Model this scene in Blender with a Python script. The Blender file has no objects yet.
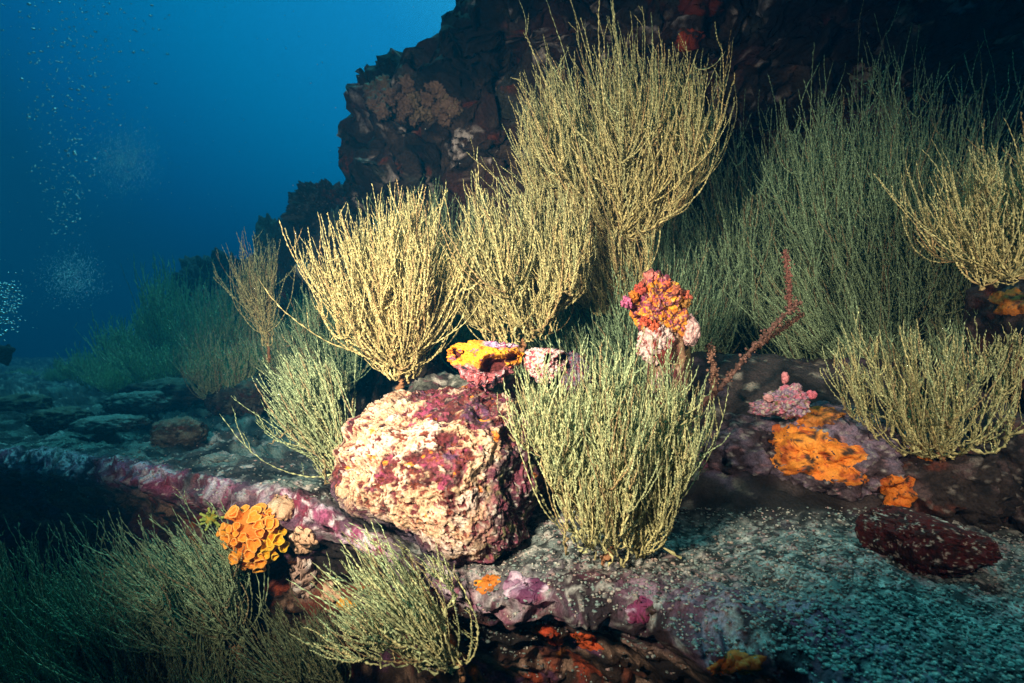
import bpy, bmesh, math
import numpy as np
from mathutils import Vector

R = math.radians
SC = bpy.context.scene
COL = SC.collection

# ------------------------------------------------------------------ camera
F = 569.0                       # focal length in pixels of a 1024 px wide frame
cam = bpy.data.cameras.new('camera')
cam.lens = 20.0; cam.sensor_width = 36.0; cam.clip_start = 0.02; cam.clip_end = 400
cam.dof.use_dof = True; cam.dof.focus_distance = 1.25; cam.dof.aperture_fstop = 5.6
co = bpy.data.objects.new('camera', cam); COL.objects.link(co)
co.location = (0, 0, 0); co.rotation_euler = (R(90), 0, 0)
SC.camera = co

def at(x, y, Y):
    return np.array([(x - 512.0) / F * Y, Y, (341.5 - y) / F * Y])

# ------------------------------------------------------------------ water light (world)
w = bpy.data.worlds.new('World'); SC.world = w; w.use_nodes = True
nt = w.node_tree; nt.nodes.clear()
out = nt.nodes.new('ShaderNodeOutputWorld'); bg = nt.nodes.new('ShaderNodeBackground')
tc = nt.nodes.new('ShaderNodeTexCoord')
dot = nt.nodes.new('ShaderNodeVectorMath'); dot.operation = 'DOT_PRODUCT'
bd = Vector((0.10, 0.75, 0.65)).normalized()
dot.inputs[1].default_value = bd
nt.links.new(tc.outputs['Generated'], dot.inputs[0])
cr = nt.nodes.new('ShaderNodeValToRGB')
mr = nt.nodes.new('ShaderNodeMapRange'); mr.inputs[1].default_value = -1; mr.inputs[2].default_value = 1
nt.links.new(dot.outputs['Value'], mr.inputs[0]); nt.links.new(mr.outputs[0], cr.inputs[0])
els = cr.color_ramp.elements
WR = [(0.0, (0.0, .004, .012)), (.50, (0.0, .008, .026)), (.745, (.0, .008, .022)), (.82, (.0, .038, .12)),
      (.858, (.0, .11, .34)), (.92, (.001, .28, .63)), (.97, (.008, .38, .84)), (1.0, (.03, .60, 1.1))]
while len(els) < len(WR): els.new(.5)
for e, (p, c) in zip(els, WR): e.position = p; e.color = (*c, 1)
nt.links.new(cr.outputs[0], bg.inputs[0]); bg.inputs[1].default_value = 1.0
nt.links.new(bg.outputs[0], out.inputs[0])

# daylight that reaches this depth: soft and blue green
sun = bpy.data.lights.new('daylight', 'SUN'); sun.energy = 3.0; sun.angle = R(35); sun.color = (.12, .74, .74)
so = bpy.data.objects.new('daylight', sun); COL.objects.link(so); so.rotation_euler = (R(-12), R(-8), 0)

def strobe(name, loc, aim, energy, size, col):
    l = bpy.data.lights.new(name, 'SPOT'); l.energy = energy; l.spot_size = R(size); l.spot_blend = 1.0
    l.shadow_soft_size = 0.05; l.color = col
    o = bpy.data.objects.new(name, l); COL.objects.link(o); o.location = loc
    o.rotation_euler = (Vector(aim) - Vector(loc)).to_track_quat('-Z', 'Y').to_euler()
strobe('photographers_strobe', (-0.52, 0.02, 0.26), (-0.13, 1.4, 0.06), 310, 80, (1.0, .83, .62))
strobe('photographers_strobe', (0.75, 0.05, 0.35), (0.90, 1.2, 0.06), 66, 64, (1.0, .86, .66))

SC.view_settings.view_transform = 'Standard'; SC.view_settings.look = 'None'
SC.view_settings.exposure = 0.0; SC.view_settings.gamma = 1.0
SC.render.engine = 'CYCLES'
SC.cycles.use_denoising = True
SC.cycles.max_bounces = 4; SC.cycles.diffuse_bounces = 2; SC.cycles.glossy_bounces = 1
SC.cycles.transmission_bounces = 2; SC.cycles.volume_bounces = 0; SC.cycles.transparent_max_bounces = 6
SC.cycles.use_adaptive_sampling = False

rng = np.random.default_rng(7)

# ------------------------------------------------------------------ noise
def _h(i, j, k, s):
    n = (i * 374761393 + j * 668265263 + k * 2147483647 + s * 144665) & 0xffffffff
    n = ((n ^ (n >> 13)) * 1274126177) & 0xffffffff
    n = ((n ^ (n >> 16)) * 2246822519) & 0xffffffff
    return ((n ^ (n >> 15)) & 0xffffff) / float(0xffffff)

def vnoise(p, s=0):
    i = np.floor(p).astype(np.int64); f = p - i; f = f * f * (3 - 2 * f)
    x, y, z = i[:, 0], i[:, 1], i[:, 2]; r = 0
    for a in (0, 1):
        wa = f[:, 0] if a else 1 - f[:, 0]
        for b in (0, 1):
            wb = f[:, 1] if b else 1 - f[:, 1]
            for c in (0, 1):
                wc = f[:, 2] if c else 1 - f[:, 2]
                r = r + wa * wb * wc * _h(x + a, y + b, z + c, s)
    return r * 2 - 1

ROT = np.array([[.36, .48, -.8], [-.8, .6, 0], [.48, .64, .6]])
def fbm(p, fr=1.0, oc=4, s=0, g=.5):
    q = p * fr + s * 3.17; a = 1; t = 0; n = 0
    for o in range(oc):
        t = t + a * vnoise(q, s + o); n += a; a *= g; q = (q @ ROT.T) * 2.03 + 11.3
    return t / n
def ridge(p, fr=1.0, oc=3, s=0):
    q = p * fr + s * 1.7; a = 1; t = 0; n = 0
    for o in range(oc):
        t = t + a * (1 - np.abs(vnoise(q, s + o)) * 2); n += a; a *= .5; q = (q @ ROT.T) * 2.1 + 5.1
    return t / n
def sm(a, b, x):
    t = np.clip((x - a) / (b - a), 0, 1); return t * t * (3 - 2 * t)
def C(*c): return np.array(c, float)
def mixc(c, d, m): return c * (1 - m[:, None]) + d * m[:, None]

CREAM = C(.52, .36, .22); DRED = C(.13, .025, .02); MAG = C(.42, .07, .16); ORG = C(.78, .24, .03); YEL = C(.85, .42, .04)
PUR = C(.15, .06, .13); LIL = C(.55, .42, .52); BRN = C(.05, .028, .018); TEAL = C(.20, .27, .25); BPUR = C(.035, .028, .045)
WHT = C(.75, .70, .64); PNK = C(.65, .30, .30); BLK = C(.012, .010, .010); OLV = C(.16, .15, .06)

# ------------------------------------------------------------------ materials
def crust_mat(name, bump=.6, fine=220., dist=.004, rough=.85, spec=.25, var=.55):
    m = bpy.data.materials.new(name); m.use_nodes = True; t = m.node_tree; N = t.nodes; L = t.links
    b = N['Principled BSDF']; b.inputs['Roughness'].default_value = rough
    b.inputs['Specular IOR Level'].default_value = spec
    a = N.new('ShaderNodeAttribute'); a.attribute_name = 'Col'
    g = N.new('ShaderNodeTexCoord')
    n1 = N.new('ShaderNodeTexNoise'); n1.inputs['Scale'].default_value = fine; n1.inputs['Detail'].default_value = 4; n1.inputs['Roughness'].default_value = .65
    n2 = N.new('ShaderNodeTexVoronoi'); n2.inputs['Scale'].default_value = fine * .55
    L.new(g.outputs['Object'], n1.inputs['Vector']); L.new(g.outputs['Object'], n2.inputs['Vector'])
    r = N.new('ShaderNodeMapRange'); r.inputs[1].default_value = .32; r.inputs[2].default_value = .68
    r.inputs[3].default_value = 1 - var; r.inputs[4].default_value = 1 + var * .8
    L.new(n1.outputs['Fac'], r.inputs[0])
    mu = N.new('ShaderNodeVectorMath'); mu.operation = 'SCALE'
    L.new(a.outputs['Color'], mu.inputs[0]); L.new(r.outputs[0], mu.inputs['Scale'])
    L.new(mu.outputs[0], b.inputs['Base Color'])
    ad = N.new('ShaderNodeMath'); ad.operation = 'ADD'
    L.new(n1.outputs['Fac'], ad.inputs[0]); L.new(n2.outputs['Distance'], ad.inputs[1])
    bp = N.new('ShaderNodeBump'); bp.inputs['Strength'].default_value = bump; bp.inputs['Distance'].default_value = dist
    L.new(ad.outputs[0], bp.inputs['Height']); L.new(bp.outputs[0], b.inputs['Normal'])
    return m
M_ROCK = crust_mat('encrusted_rock')
M_CLIFF = crust_mat('dark_cliff_rock', fine=90., dist=.012)
M_SPONGE = crust_mat('sponge_tissue', bump=.45, fine=260., dist=.003, var=.25, rough=.7)

def coral_mat():
    m = bpy.data.materials.new('coral_branches'); m.use_nodes = True; t = m.node_tree; N = t.nodes; L = t.links
    b = N['Principled BSDF']; b.inputs['Roughness'].default_value = .8; b.inputs['Specular IOR Level'].default_value = .15
    a = N.new('ShaderNodeAttribute'); a.attribute_name = 'Col'
    g = N.new('ShaderNodeTexCoord'); n1 = N.new('ShaderNodeTexNoise'); n1.inputs['Scale'].default_value = 300
    L.new(g.outputs['Object'], n1.inputs['Vector'])
    r = N.new('ShaderNodeMapRange'); r.inputs[1].default_value = .3; r.inputs[2].default_value = .7
    r.inputs[3].default_value = .6; r.inputs[4].default_value = 1.35; L.new(n1.outputs['Fac'], r.inputs[0])
    mu = N.new('ShaderNodeVectorMath'); mu.operation = 'SCALE'
    L.new(a.outputs['Color'], mu.inputs[0]); L.new(r.outputs[0], mu.inputs['Scale']); L.new(mu.outputs[0], b.inputs['Base Color'])
    return m
M_CORAL = coral_mat()

def plain_mat(name, col, rough=.6, fine=150., emis=None):
    m = bpy.data.materials.new(name); m.use_nodes = True; t = m.node_tree; N = t.nodes; L = t.links
    b = N['Principled BSDF']; b.inputs['Roughness'].default_value = rough
    g = N.new('ShaderNodeTexCoord'); n1 = N.new('ShaderNodeTexNoise'); n1.inputs['Scale'].default_value = fine
    L.new(g.outputs['Object'], n1.inputs['Vector'])
    cr = N.new('ShaderNodeValToRGB'); cr.color_ramp.elements[0].position = .3; cr.color_ramp.elements[1].position = .7
    cr.color_ramp.elements[0].color = (*[c * .7 for c in col], 1); cr.color_ramp.elements[1].color = (*[min(1, c * 1.25) for c in col], 1)
    L.new(n1.outputs['Fac'], cr.inputs[0]); L.new(cr.outputs[0], b.inputs['Base Color'])
    return m

# ------------------------------------------------------------------ objects
def mesh(name, V, Q, cols=None, mat=None, parent=None, smooth=True, loc=None):
    """V (n,3) world positions, Q (m,4) or (m,3) faces"""
    V = np.asarray(V, np.float64)
    if loc is not None: V = V - np.asarray(loc)
    me = bpy.data.meshes.new(name)
    Q = np.asarray(Q, np.int32); k = Q.shape[1]
    me.vertices.add(len(V)); me.vertices.foreach_set('co', V.astype(np.float32).ravel())
    me.loops.add(Q.size); me.loops.foreach_set('vertex_index', Q.ravel())
    me.polygons.add(len(Q)); me.polygons.foreach_set('loop_start', np.arange(0, Q.size, k, dtype=np.int32))
    me.polygons.foreach_set('use_smooth', np.full(len(Q), smooth, bool))
    me.update(calc_edges=True); me.validate()
    if cols is not None:
        at_ = me.color_attributes.new('Col', 'FLOAT_COLOR', 'POINT')
        c4 = np.ones((len(V), 4), np.float32); c4[:, :3] = np.clip(cols, 0, .95); at_.data.foreach_set('color', c4.ravel())
    o = bpy.data.objects.new(name, me); COL.objects.link(o)
    if mat: me.materials.append(mat)
    if parent is not None: o.parent = parent
    elif loc is not None: o.location = loc
    return o

def tag(o, label=None, cat=None, group=None, kind=None):
    if label: o['label'] = label
    if cat: o['category'] = cat
    if group: o['group'] = group
    if kind: o['kind'] = kind
    return o

def empty(name, loc, label, cat, group=None):
    o = bpy.data.objects.new(name, None); COL.objects.link(o); o.location = loc; o.empty_display_size = .05
    return tag(o, label, cat, group)

def gridq(nu, nv, off=0, wrap=False):
    i = np.arange(nu - 1)[:, None]; j = np.arange(nv if wrap else nv - 1)[None, :]
    j2 = (j + 1) % nv
    return np.stack([i * nv + j, (i + 1) * nv + j, (i + 1) * nv + j2, i * nv + j2], -1).reshape(-1, 4) + off

_ico = {}
def ico(sub):
    if sub not in _ico:
        bm = bmesh.new(); bmesh.ops.create_icosphere(bm, subdivisions=sub, radius=1)
        V = np.array([v.co[:] for v in bm.verts]); Fc = np.array([[v.index for v in f.verts] for f in bm.faces]); bm.free()
        _ico[sub] = (V, Fc)
    return _ico[sub]

def layers(p, base, ls):
    c = np.tile(base, (len(p), 1))
    for l in ls:
        col, fr, th, wd, s = l[:5]; m = sm(th - wd, th + wd, fbm(p, fr, 4, s, .6))
        if len(l) > 5: m = m * l[5]
        c = mixc(c, col if col.ndim == 2 else col[None], m)
    return c

def rock(name, label, cen, rad, sub=6, amp=.25, fr=2.2, seed=1, colf=None, shape=None, cat='rock', group=None, rough=.06, mat=None, parent=None, ridg=.08):
    U, Fc = ico(sub); cen = np.asarray(cen, float); rad = np.asarray(rad, float) * np.ones(3)
    P = U.copy()
    if shape: P = shape(P)
    q = U * (rad / rad.mean()) + seed * 7.3
    d = 1 + amp * fbm(q, fr, 3, seed) + rough * fbm(q, fr * 5, 4, seed + 9, .6) * 1.6 + ridg * (ridge(q, fr * 2.2, 3, seed + 5) - .3)
    P = P * d[:, None] * rad
    cols = colf(P / rad.mean(), U, d) if colf else layers(q, BRN, [(TEAL * .5, 3, .1, .15, seed)])
    if isinstance(cols, tuple): P = P * (1 + cols[1])[:, None]; cols = cols[0]
    o = mesh(name, P + cen, Fc, cols, mat or M_ROCK, parent=parent, loc=None if parent else cen)
    if parent is None: tag(o, label, cat, group)
    elif label: o['label'] = label
    return o

# ------------------------------------------------------------------ seabed
g = 90; xs = np.sinh(np.linspace(-2.55, 2.55, g)) * 4.2
X, Y = np.meshgrid(xs, xs + 6, indexing='ij'); P = np.stack([X.ravel(), Y.ravel(), 0 * X.ravel()], 1)
P[:, 2] = -1.75 + .25 * fbm(P, .5, 4, 3)
o = mesh('seabed', P, gridq(g, g), layers(P, C(.10, .11, .10), [(C(.2, .2, .17), 2., .1, .2, 3)]), M_CLIFF); tag(o, kind='structure')

# ------------------------------------------------------------------ reef ledge (terrain)
LIP = [(-420, 425, 2.15), (-150, 438, 1.95), (0, 446, 1.8), (60, 452, 1.7), (120, 457, 1.6), (180, 471, 1.5), (235, 487, 1.36), (300, 494, 1.27), (350, 512, 1.18),
       (410, 556, 1.08), (480, 577, 1.0), (560, 573, .95), (640, 588, .88), (720, 620, .78), (800, 652, .70), (860, 690, .63), (930, 745, .56), (1080, 830, .50), (1400, 900, .46)]
LP = np.array([at(*p) for p in LIP]); tt = np.concatenate([[0], np.cumsum(np.linalg.norm(np.diff(LP, axis=0), axis=1))])
NS = 860; ss = np.linspace(0, tt[-1], NS)
E = np.stack([np.interp(ss, tt, LP[:, k]) for k in range(3)], 1)
ker = np.exp(-np.linspace(-2, 2, 41) ** 2); ker /= ker.sum()
E = np.stack([np.convolve(np.pad(E[:, k], 20, 'edge'), ker, 'valid') for k in range(3)], 1)
top = np.concatenate([np.linspace(0, .9, 190), .9 + (np.geomspace(1, 20, 130) - 1) * .95])[::-1]
low = np.concatenate([np.linspace(0, .35, 90)[1:], np.linspace(.35, 1.75, 70)[1:]])
rows = []; zone = []
dirx = np.tanh(E[:, 0] * 1.6) * 1.2 * (1 + .5 * sm(.15, .5, E[:, 0]))
for t in top:
    p = E.copy(); p[:, 0] += dirx * t; p[:, 1] += t
    p[:, 2] -= .03 * math.exp(-((t - .12) / .08) ** 2) * 0 + .012 * t
    rr = sm(.08, .55, p[:, 0]) * sm(1.15, 1.75, p[:, 1]) * .34 + sm(2.2, 4, p[:, 1]) * sm(-.2, .8, p[:, 0]) * .3
    p[:, 2] += rr
    # rounded lip
    p[:, 2] -= .03 * math.exp(-t / .02)
    rows.append(p); zone.append(np.full(NS, -t))
for t in low:
    p = E.copy(); a = min(t / .06, 1)
    back = -.012 * math.sin(min(t / .05, 1) * math.pi) + .38 * (1 - math.exp(-max(t - .025, 0) / .16)) - .10 * max(t - .5, 0)
    wl = sm(-.25, -.55, E[:, 0])
    p[:, 1] += back * (.85 - .50 * wl); p[:, 2] -= .03 + t * .95
    rows.append(p); zone.append(np.full(NS, t))
G = np.array(rows); Z = np.array(zone); nr = len(rows)
P = G.reshape(-1, 3); Zf = Z.ravel()
n1 = fbm(P, 2.2, 4, 21); n2 = fbm(P, 11, 4, 22, .6); n3 = fbm(P, 45, 3, 23, .6); rg = ridge(P, 6, 3, 24)
topm = (Zf <= 0)
ampz = np.where(topm, .05, .10); near = np.exp(-np.abs(Zf) / .05); rl = sm(.1, .4, P[:, 0])
P2 = P.copy()
P2[:, 2] += np.where(topm, n1 * .045 + n2 * .018 + n3 * .012 + fbm(P, 110, 2, 29) * .004 + rg * .010, n1 * .05 + n2 * .02)
lf = sm(0.0, -1.0, P[:, 0]) * topm * sm(.1, .8, -Zf)
P2[:, 2] += lf * (.05 * fbm(P, 4.5, 3, 31) + .04 * ridge(P, 9, 2, 33) - .02)
P2[:, 1] += np.where(topm, n2 * .01, -(n1 * .06 + n2 * .06 + n3 * .018 + rg * .045 + fbm(P, 22, 3, 77) * .03))
P2 += (near * (fbm(P, 32, 3, 91, .6) * .016 + .010 * ridge(P, 60, 2, 92)))[:, None] * C(0, -.8, .6)
P2[:, 0] += fbm(P, 9, 3, 28) * np.where(topm, .01, .04)
# colours
c = layers(P, C(.15, .19, .18), [(C(.06, .07, .07), 7, .1, .15, 40), (C(.48, .48, .44), 60, .08, .08, 41), (C(.35, .25, .25), 28, .22, .08, 42), (C(.03, .04, .04), 75, .06, .06, 43)])
lc = layers(P, C(.05, .05, .05), [(C(.16, .22, .20), 9, .1, .2, 44), (C(.40, .38, .36), 30, .28, .08, 45), (C(.012, .014, .016), 14, .1, .2, 46)])
c = mixc(c, lc, sm(.05, -.35, P[:, 0]))
rise = sm(.05, .3, P[:, 0]) * sm(1.12, 1.26, P[:, 1] + .08 * n1)
c = mixc(c, layers(P, C(.045, .035, .035), [(C(.13, .09, .13), 6, .1, .15, 47), (C(.28, .24, .2), 30, .3, .06, 48), (BLK, 7, .1, .15, 49)]), rise)
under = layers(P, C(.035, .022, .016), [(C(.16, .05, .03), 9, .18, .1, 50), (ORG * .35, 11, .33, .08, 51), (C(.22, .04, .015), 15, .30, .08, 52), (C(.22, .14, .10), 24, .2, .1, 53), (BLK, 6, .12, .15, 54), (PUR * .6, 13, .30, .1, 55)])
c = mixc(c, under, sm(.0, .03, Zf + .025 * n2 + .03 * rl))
lw = .050 + .018 * sm(-.14, .12, P[:, 0])
rlp = sm(-.14, .12, P[:, 0])
lipm = np.exp(-((Zf + .012 + .03 * rl + .03 * n1 + .014 * n2) / lw) ** 2) * np.maximum(sm(-.55, .15, fbm(P, 6, 3, 60)), .85 * sm(-.14, .12, P[:, 0]))
lipc = layers(P, C(.28, .07, .15), [(C(.08, .03, .04), 20, .12, .1, 70), (LIL * .95, 42, -.02, .12, 61), (C(.20, .03, .06), 12, .15, .12, 62), (C(.60, .54, .58), 75, .18, .10, 63), (C(.12, .06, .10), 18, .2, .1, 64)])
lipc = mixc(lipc, layers(P, C(.12, .06, .09), [(C(.28, .23, .28), 40, .16, .12, 65), (C(.16, .03, .07), 12, .12, .12, 66), (C(.30, .20, .26), 22, .2, .1, 67), (C(.03, .02, .025), 16, .06, .12, 68), (C(.34, .34, .32), 60, .26, .08, 69)]), rlp)
c = mixc(c, lipc, np.clip(lipm * 1.3, 0, 1))
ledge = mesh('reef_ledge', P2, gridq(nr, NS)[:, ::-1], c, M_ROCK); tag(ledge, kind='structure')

# ------------------------------------------------------------------ cliff
SIL = [(-420, 640), (-200, 560), (-100, 500), (-40, 470), (0, 464), (18, 452), (30, 441), (48, 443), (60, 410), (70, 385), (80, 370), (100, 364), (128, 359), (150, 350), (166, 344),
       (185, 352), (205, 362), (230, 372), (270, 366), (330, 355), (420, 350), (560, 350)]
SIL = np.array(SIL, float)
nv, nu, nb = 330, 560, 60
yy = np.linspace(-420, 520, nv)
XL = np.interp(yy, SIL[:, 0], SIL[:, 1])
uu = np.linspace(0, 1, nu)
Gx = np.zeros((nv, nu + nb, 3))
for i, (y, xl) in enumerate(zip(yy, XL)):
    x = xl + (1500 - xl) * uu ** 1.15
    D = 2.35 + .75 * sm(60, 250, y) * sm(560, 760, x) - .45 * sm(650, 1000, x) * sm(130, 10, y) + .25 * sm(560, 360, x) + 0 * x
    D += .35 * sm(-50, -420, y)
    e = sm(60, 0, x - xl); D = D + .28 * e ** 2
    Gx[i, nb:] = np.stack([(x - 512) / F * D, D, (341.5 - y) / F * D + 0 * x], 1)
    p0 = Gx[i, nb]
    for k in range(nb):
        f = (nb - k) / nb
        Gx[i, k] = p0 + np.array([.75 * f ** 1.6 + .25 * f, 3.2 * f, .1 * f])
P = Gx.reshape(-1, 3)
a = fbm(P, 1.6, 4, 71); b = fbm(P, 5.5, 4, 72, .6); r2 = ridge(P, 3.2, 3, 73); d4 = fbm(P, 22, 3, 74, .6)
P2 = P.copy()
P2[:, 1] -= .22 * a + .16 * b + .18 * (r2 - .3) + .06 * d4 + .08 * ridge(P, 9, 3, 79)
P2[:, 0] += .12 * fbm(P, 4, 3, 75) + .09 * fbm(P, 13, 4, 76, .65); P2[:, 2] += .10 * fbm(P, 4, 3, 77) + .08 * fbm(P, 13, 4, 78, .65)
c = layers(P, C(.028, .020, .018), [(C(.055, .022, .018), 7, .12, .18, 80), (C(.07, .05, .04), 18, .18, .14, 81), (C(.05, .06, .055), 8, .2, .12, 82), (C(.42, .38, .36), 34, .33, .05, 83),
                                   (C(.14, .03, .014), 16, .46, .08, 84), (BLK, 6, .1, .15, 85)])
cliff = mesh('cliff', P2, gridq(nv, nu + nb), c, M_CLIFF); tag(cliff, kind='structure')

# ------------------------------------------------------------------ rocks
def dark_cols(seed, base=C(.035, .03, .03), hi=C(.14, .15, .14), red=.3):
    def f(p, U, d):
        q = p + seed
        c = layers(q, base, [(hi, 4, .12, .15, seed), (C(.10, .03, .02), 3, red, .1, seed + 1), (C(.22, .2, .18), 34, .38, .08, seed + 2), (BLK, 5, .15, .15, seed + 3)])
        return mixc(c, hi[None] * 1.1, sm(.5, .95, U[:, 2]) * .6)  # tops lightened, painting the teal light from above into the colour
    return f
far_rocks = [((334, 215), 3.3, (.20, .25, .17), 'dark jagged far rock with flat top left of the cliff'),
             ((345, 330), 3.2, (.33, .35, .58), 'large dark far rock under the flat topped rock'),
             ((292, 325), 3.8, (.36, .3, .58), 'dark far rock sloping down behind the narrow coral bush'),
             ((236, 330), 4.6, (.48, .4, .56), 'farthest dark rock hump showing above the hazy bushes')]
for i, ((x, y), Yd, rd, lb) in enumerate(far_rocks):
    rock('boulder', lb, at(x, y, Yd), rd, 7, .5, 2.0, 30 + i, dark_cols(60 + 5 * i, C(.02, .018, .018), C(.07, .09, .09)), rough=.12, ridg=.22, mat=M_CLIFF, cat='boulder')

# mound of reef rock behind the boulder
def mound_cols(seed):
    def f(p, U, d):
        q = p + seed
        return layers(q, C(.09, .10, .085), [(C(.20, .24, .2), 6, .05, .2, seed), (C(.22, .06, .10), 4, .2, .1, seed + 1), (C(.03, .03, .03), 5, .15, .1, seed + 2), (C(.4, .4, .36), 18, .3, .06, seed + 3)])
    return f
rock('boulder', 'grey green rock mound behind the cream crusted boulder', at(478, 466, 1.50), (.30, .19, .25), 6, .18, 2, 41, mound_cols(90), rough=.06, cat='boulder')
rock('boulder', 'dark rock shelf at the foot of the sponge covered pillar', at(640, 478, 1.55), (.26, .24, .20), 6, .22, 2, 42, mound_cols(95), rough=.07, cat='boulder')

# the cream boulder
def b_shape(U):
    P = np.sign(U) * np.abs(U) ** .92; lo = sm(.0, -.9, U[:, 2])
    P[:, 0] += lo * .30 * (1 - .3 * U[:, 0]) ; P[:, 0] *= 1 - .22 * lo
    cut = np.exp(-((U[:, 0] + .55) ** 2 + (U[:, 2] + .62) ** 2 + (U[:, 1] + .6) ** 2) / .28)
    P *= (1 - .26 * cut)[:, None]
    P[:, 2] = np.where(P[:, 2] > 0, P[:, 2] * .96, P[:, 2])
    return P
def b_cols(p, U, d):
    q = U + 3.1
    x, z = U[:, 0], U[:, 2]
    c = layers(q, C(.07, .014, .018), [(MAG * .65, 5.5, .16, .1, 101), (C(.14, .03, .03), 9, .15, .12, 102), (PUR * .7, 5, .22, .1, 103)])
    lobe = fbm(q, 2.6, 3, 105) * 1.9 + fbm(q, 8, 3, 106, .6) * .65 + fbm(q, 26, 3, 109, .6) * .35
    zone_ = .50 - .80 * sm(.15, .6, x) * sm(.5, -.2, z) - 1.1 * sm(-.25, -.7, z + .35 * x) - .22 * sm(.45, .8, z) + .2 * sm(.1, -.8, x) * sm(-.5, 0., z)
    v = lobe + zone_ - .22
    m = sm(-.03, .10, v)
    cream = layers(q, CREAM, [(C(.64, .50, .36), 12, .1, .2, 107), (C(.48, .27, .17), 8, .2, .18, 108), (C(.58, .47, .40), 5, .15, .15, 120)])
    c = layers_on(c, q, [(C(.22, .05, .08), 12, .2, .12, 121), (C(.24, .17, .14), 24, .22, .1, 122), (C(.03, .012, .015), 18, .2, .1, 123)])
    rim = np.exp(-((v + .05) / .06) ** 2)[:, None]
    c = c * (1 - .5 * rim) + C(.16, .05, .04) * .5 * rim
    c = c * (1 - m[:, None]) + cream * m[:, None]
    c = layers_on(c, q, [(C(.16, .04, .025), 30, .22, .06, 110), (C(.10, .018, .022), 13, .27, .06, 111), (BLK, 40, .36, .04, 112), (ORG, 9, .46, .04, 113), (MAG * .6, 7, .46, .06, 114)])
    undercut_shade = sm(-.30, -.62, z + .45 * x) * sm(.45, -.1, x)
    c = mixc(c, layers(q, BPUR, [(C(.09, .07, .10), 8, .15, .15, 115)]), undercut_shade)  # lower left undercut painted black purple, its shade put into the colour
    rd = sm(.3, .6, x + .25 * (-z) + .15 * fbm(q, 6, 3, 124))
    c2 = layers(q, C(.05, .022, .035), [(C(.18, .05, .08), 10, .1, .1, 116), (WHT * .6, 26, .26, .06, 117), (C(.12, .13, .06), 14, .25, .1, 118), (ORG, 9, .45, .05, 119)])
    c = mixc(c, c2, rd * .9 * sm(.65, .2, z))
    return c, .022 * m * (1 - rd) - .02 * sm(.2, .3, fbm(q, 13, 4, 111, .6)) - .02 * sm(.2, .34, fbm(q, 30, 4, 110, .6))
def layers_on(c, p, ls):
    for col, fr, th, wd, s in ls:
        c = mixc(c, col[None], sm(th - wd, th + wd, fbm(p, fr, 4, s, .6)))
    return c
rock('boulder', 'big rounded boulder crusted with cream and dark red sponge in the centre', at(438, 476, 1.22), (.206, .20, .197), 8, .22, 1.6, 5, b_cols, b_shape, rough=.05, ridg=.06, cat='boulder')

def o_cols(seed, th=.0, sp=ORG):
    def f(p, U, d):
        q = p + seed
        c = layers(q, C(.07, .05, .06), [(C(.16, .12, .17), 3, .05, .15, seed), (C(.04, .025, .03), 5, .1, .1, seed + 1), (C(.3, .16, .18), 9, .3, .06, seed + 2), (C(.30, .28, .27), 20, .30, .06, seed + 4)])
        return c
    return f
base_rocks = [((745, 462), 1.50, (.22, .2, .12), 'dark brown rock left of the orange sponge patches'),
              ((822, 455), 1.42, (.20, .2, .12), 'purple grey rock carrying the big orange sponge patch'),
              ((915, 480), 1.36, (.18, .2, .13), 'dark rock with small orange patches under the lit coral bush'),
              ((1020, 480), 1.32, (.17, .2, .16), 'rock darkened for shadow at the right edge above the red rock'),
              ((1050, 330), 1.45, (.13, .2, .22), 'dark upright rock at the right edge behind the golden bush')]
for i, ((x, y), Yd, rd, lb) in enumerate(base_rocks):
    rock('boulder', lb, at(x, y, Yd), rd, 6, .22, 2.2, 50 + i, o_cols(120 + 6 * i) if i < 2 else dark_cols(120 + 6 * i, C(.03, .022, .02), C(.09, .06, .06)), rough=.07, ridg=.1, cat='boulder')  # rocks at the right get a darker colour standing in for shadow

# red rock with white flecks
def red_shape(U):
    P = U.copy()
    P = np.sign(P) * np.abs(P) ** .68
    P[:, 2] *= 1 - .55 * sm(-.4, 1, P[:, 0]); P[:, 0] += .25 * sm(.2, -1, P[:, 2])
    return P
def red_cols(p, U, d):
    q = p + 5
    return layers(q, C(.075, .012, .012), [(C(.03, .01, .01), 5, .1, .1, 151), (C(.5, .42, .36), 6, .38, .05, 152), (C(.42, .34, .28), 13, .36, .05, 153)])
rock('boulder', 'low dark red rock with white flecks lying on the teal rubble', at(922, 540, 1.0), (.098, .075, .050), 7, .12, 2, 8, red_cols, red_shape, rough=.05, cat='boulder')

small = [((178, 434), 1.95, (.085, .08, .055), 'brown rounded stone standing on the left plateau', 0),
         ((215, 462), 1.65, (.05, .05, .02), 'flat pale topped stone beside the brown rounded stone', 1),
         ((175, 392), 3.0, (.22, .2, .07), 'wide dark slab in front of the hazy bushes', 0),
         ((232, 402), 2.8, (.11, .1, .07), 'dark stone right of the wide slab', 0),
         ((255, 398), 2.7, (.08, .08, .09), 'dark upright stone below the narrow coral bush', 0),
         ((110, 424), 2.1, (.12, .1, .03), 'low grey green stone left of the brown rounded stone', 1),
         ((60, 418), 2.3, (.10, .1, .04), 'low dark stone on the far left of the plateau', 0),
         ((135, 403), 2.6, (.14, .1, .05), 'grey stone with pale specks in front of the wide slab', 1),
         ((20, 408), 2.7, (.14, .1, .06), 'dark stone at the left edge of the plateau', 0)]
for i, ((x, y), Yd, rd, lb, k) in enumerate(small):
    rock('stone', lb, at(x, y, Yd), rd, 5, .3, 2, 200 + i, dark_cols(210 + 5 * i, C(.06, .045, .03), C(.16, .17, .13)) if k == 0 else dark_cols(210 + 5 * i, C(.08, .09, .08), C(.26, .3, .27)), rough=.1, ridg=.14, cat='stone')

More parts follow.
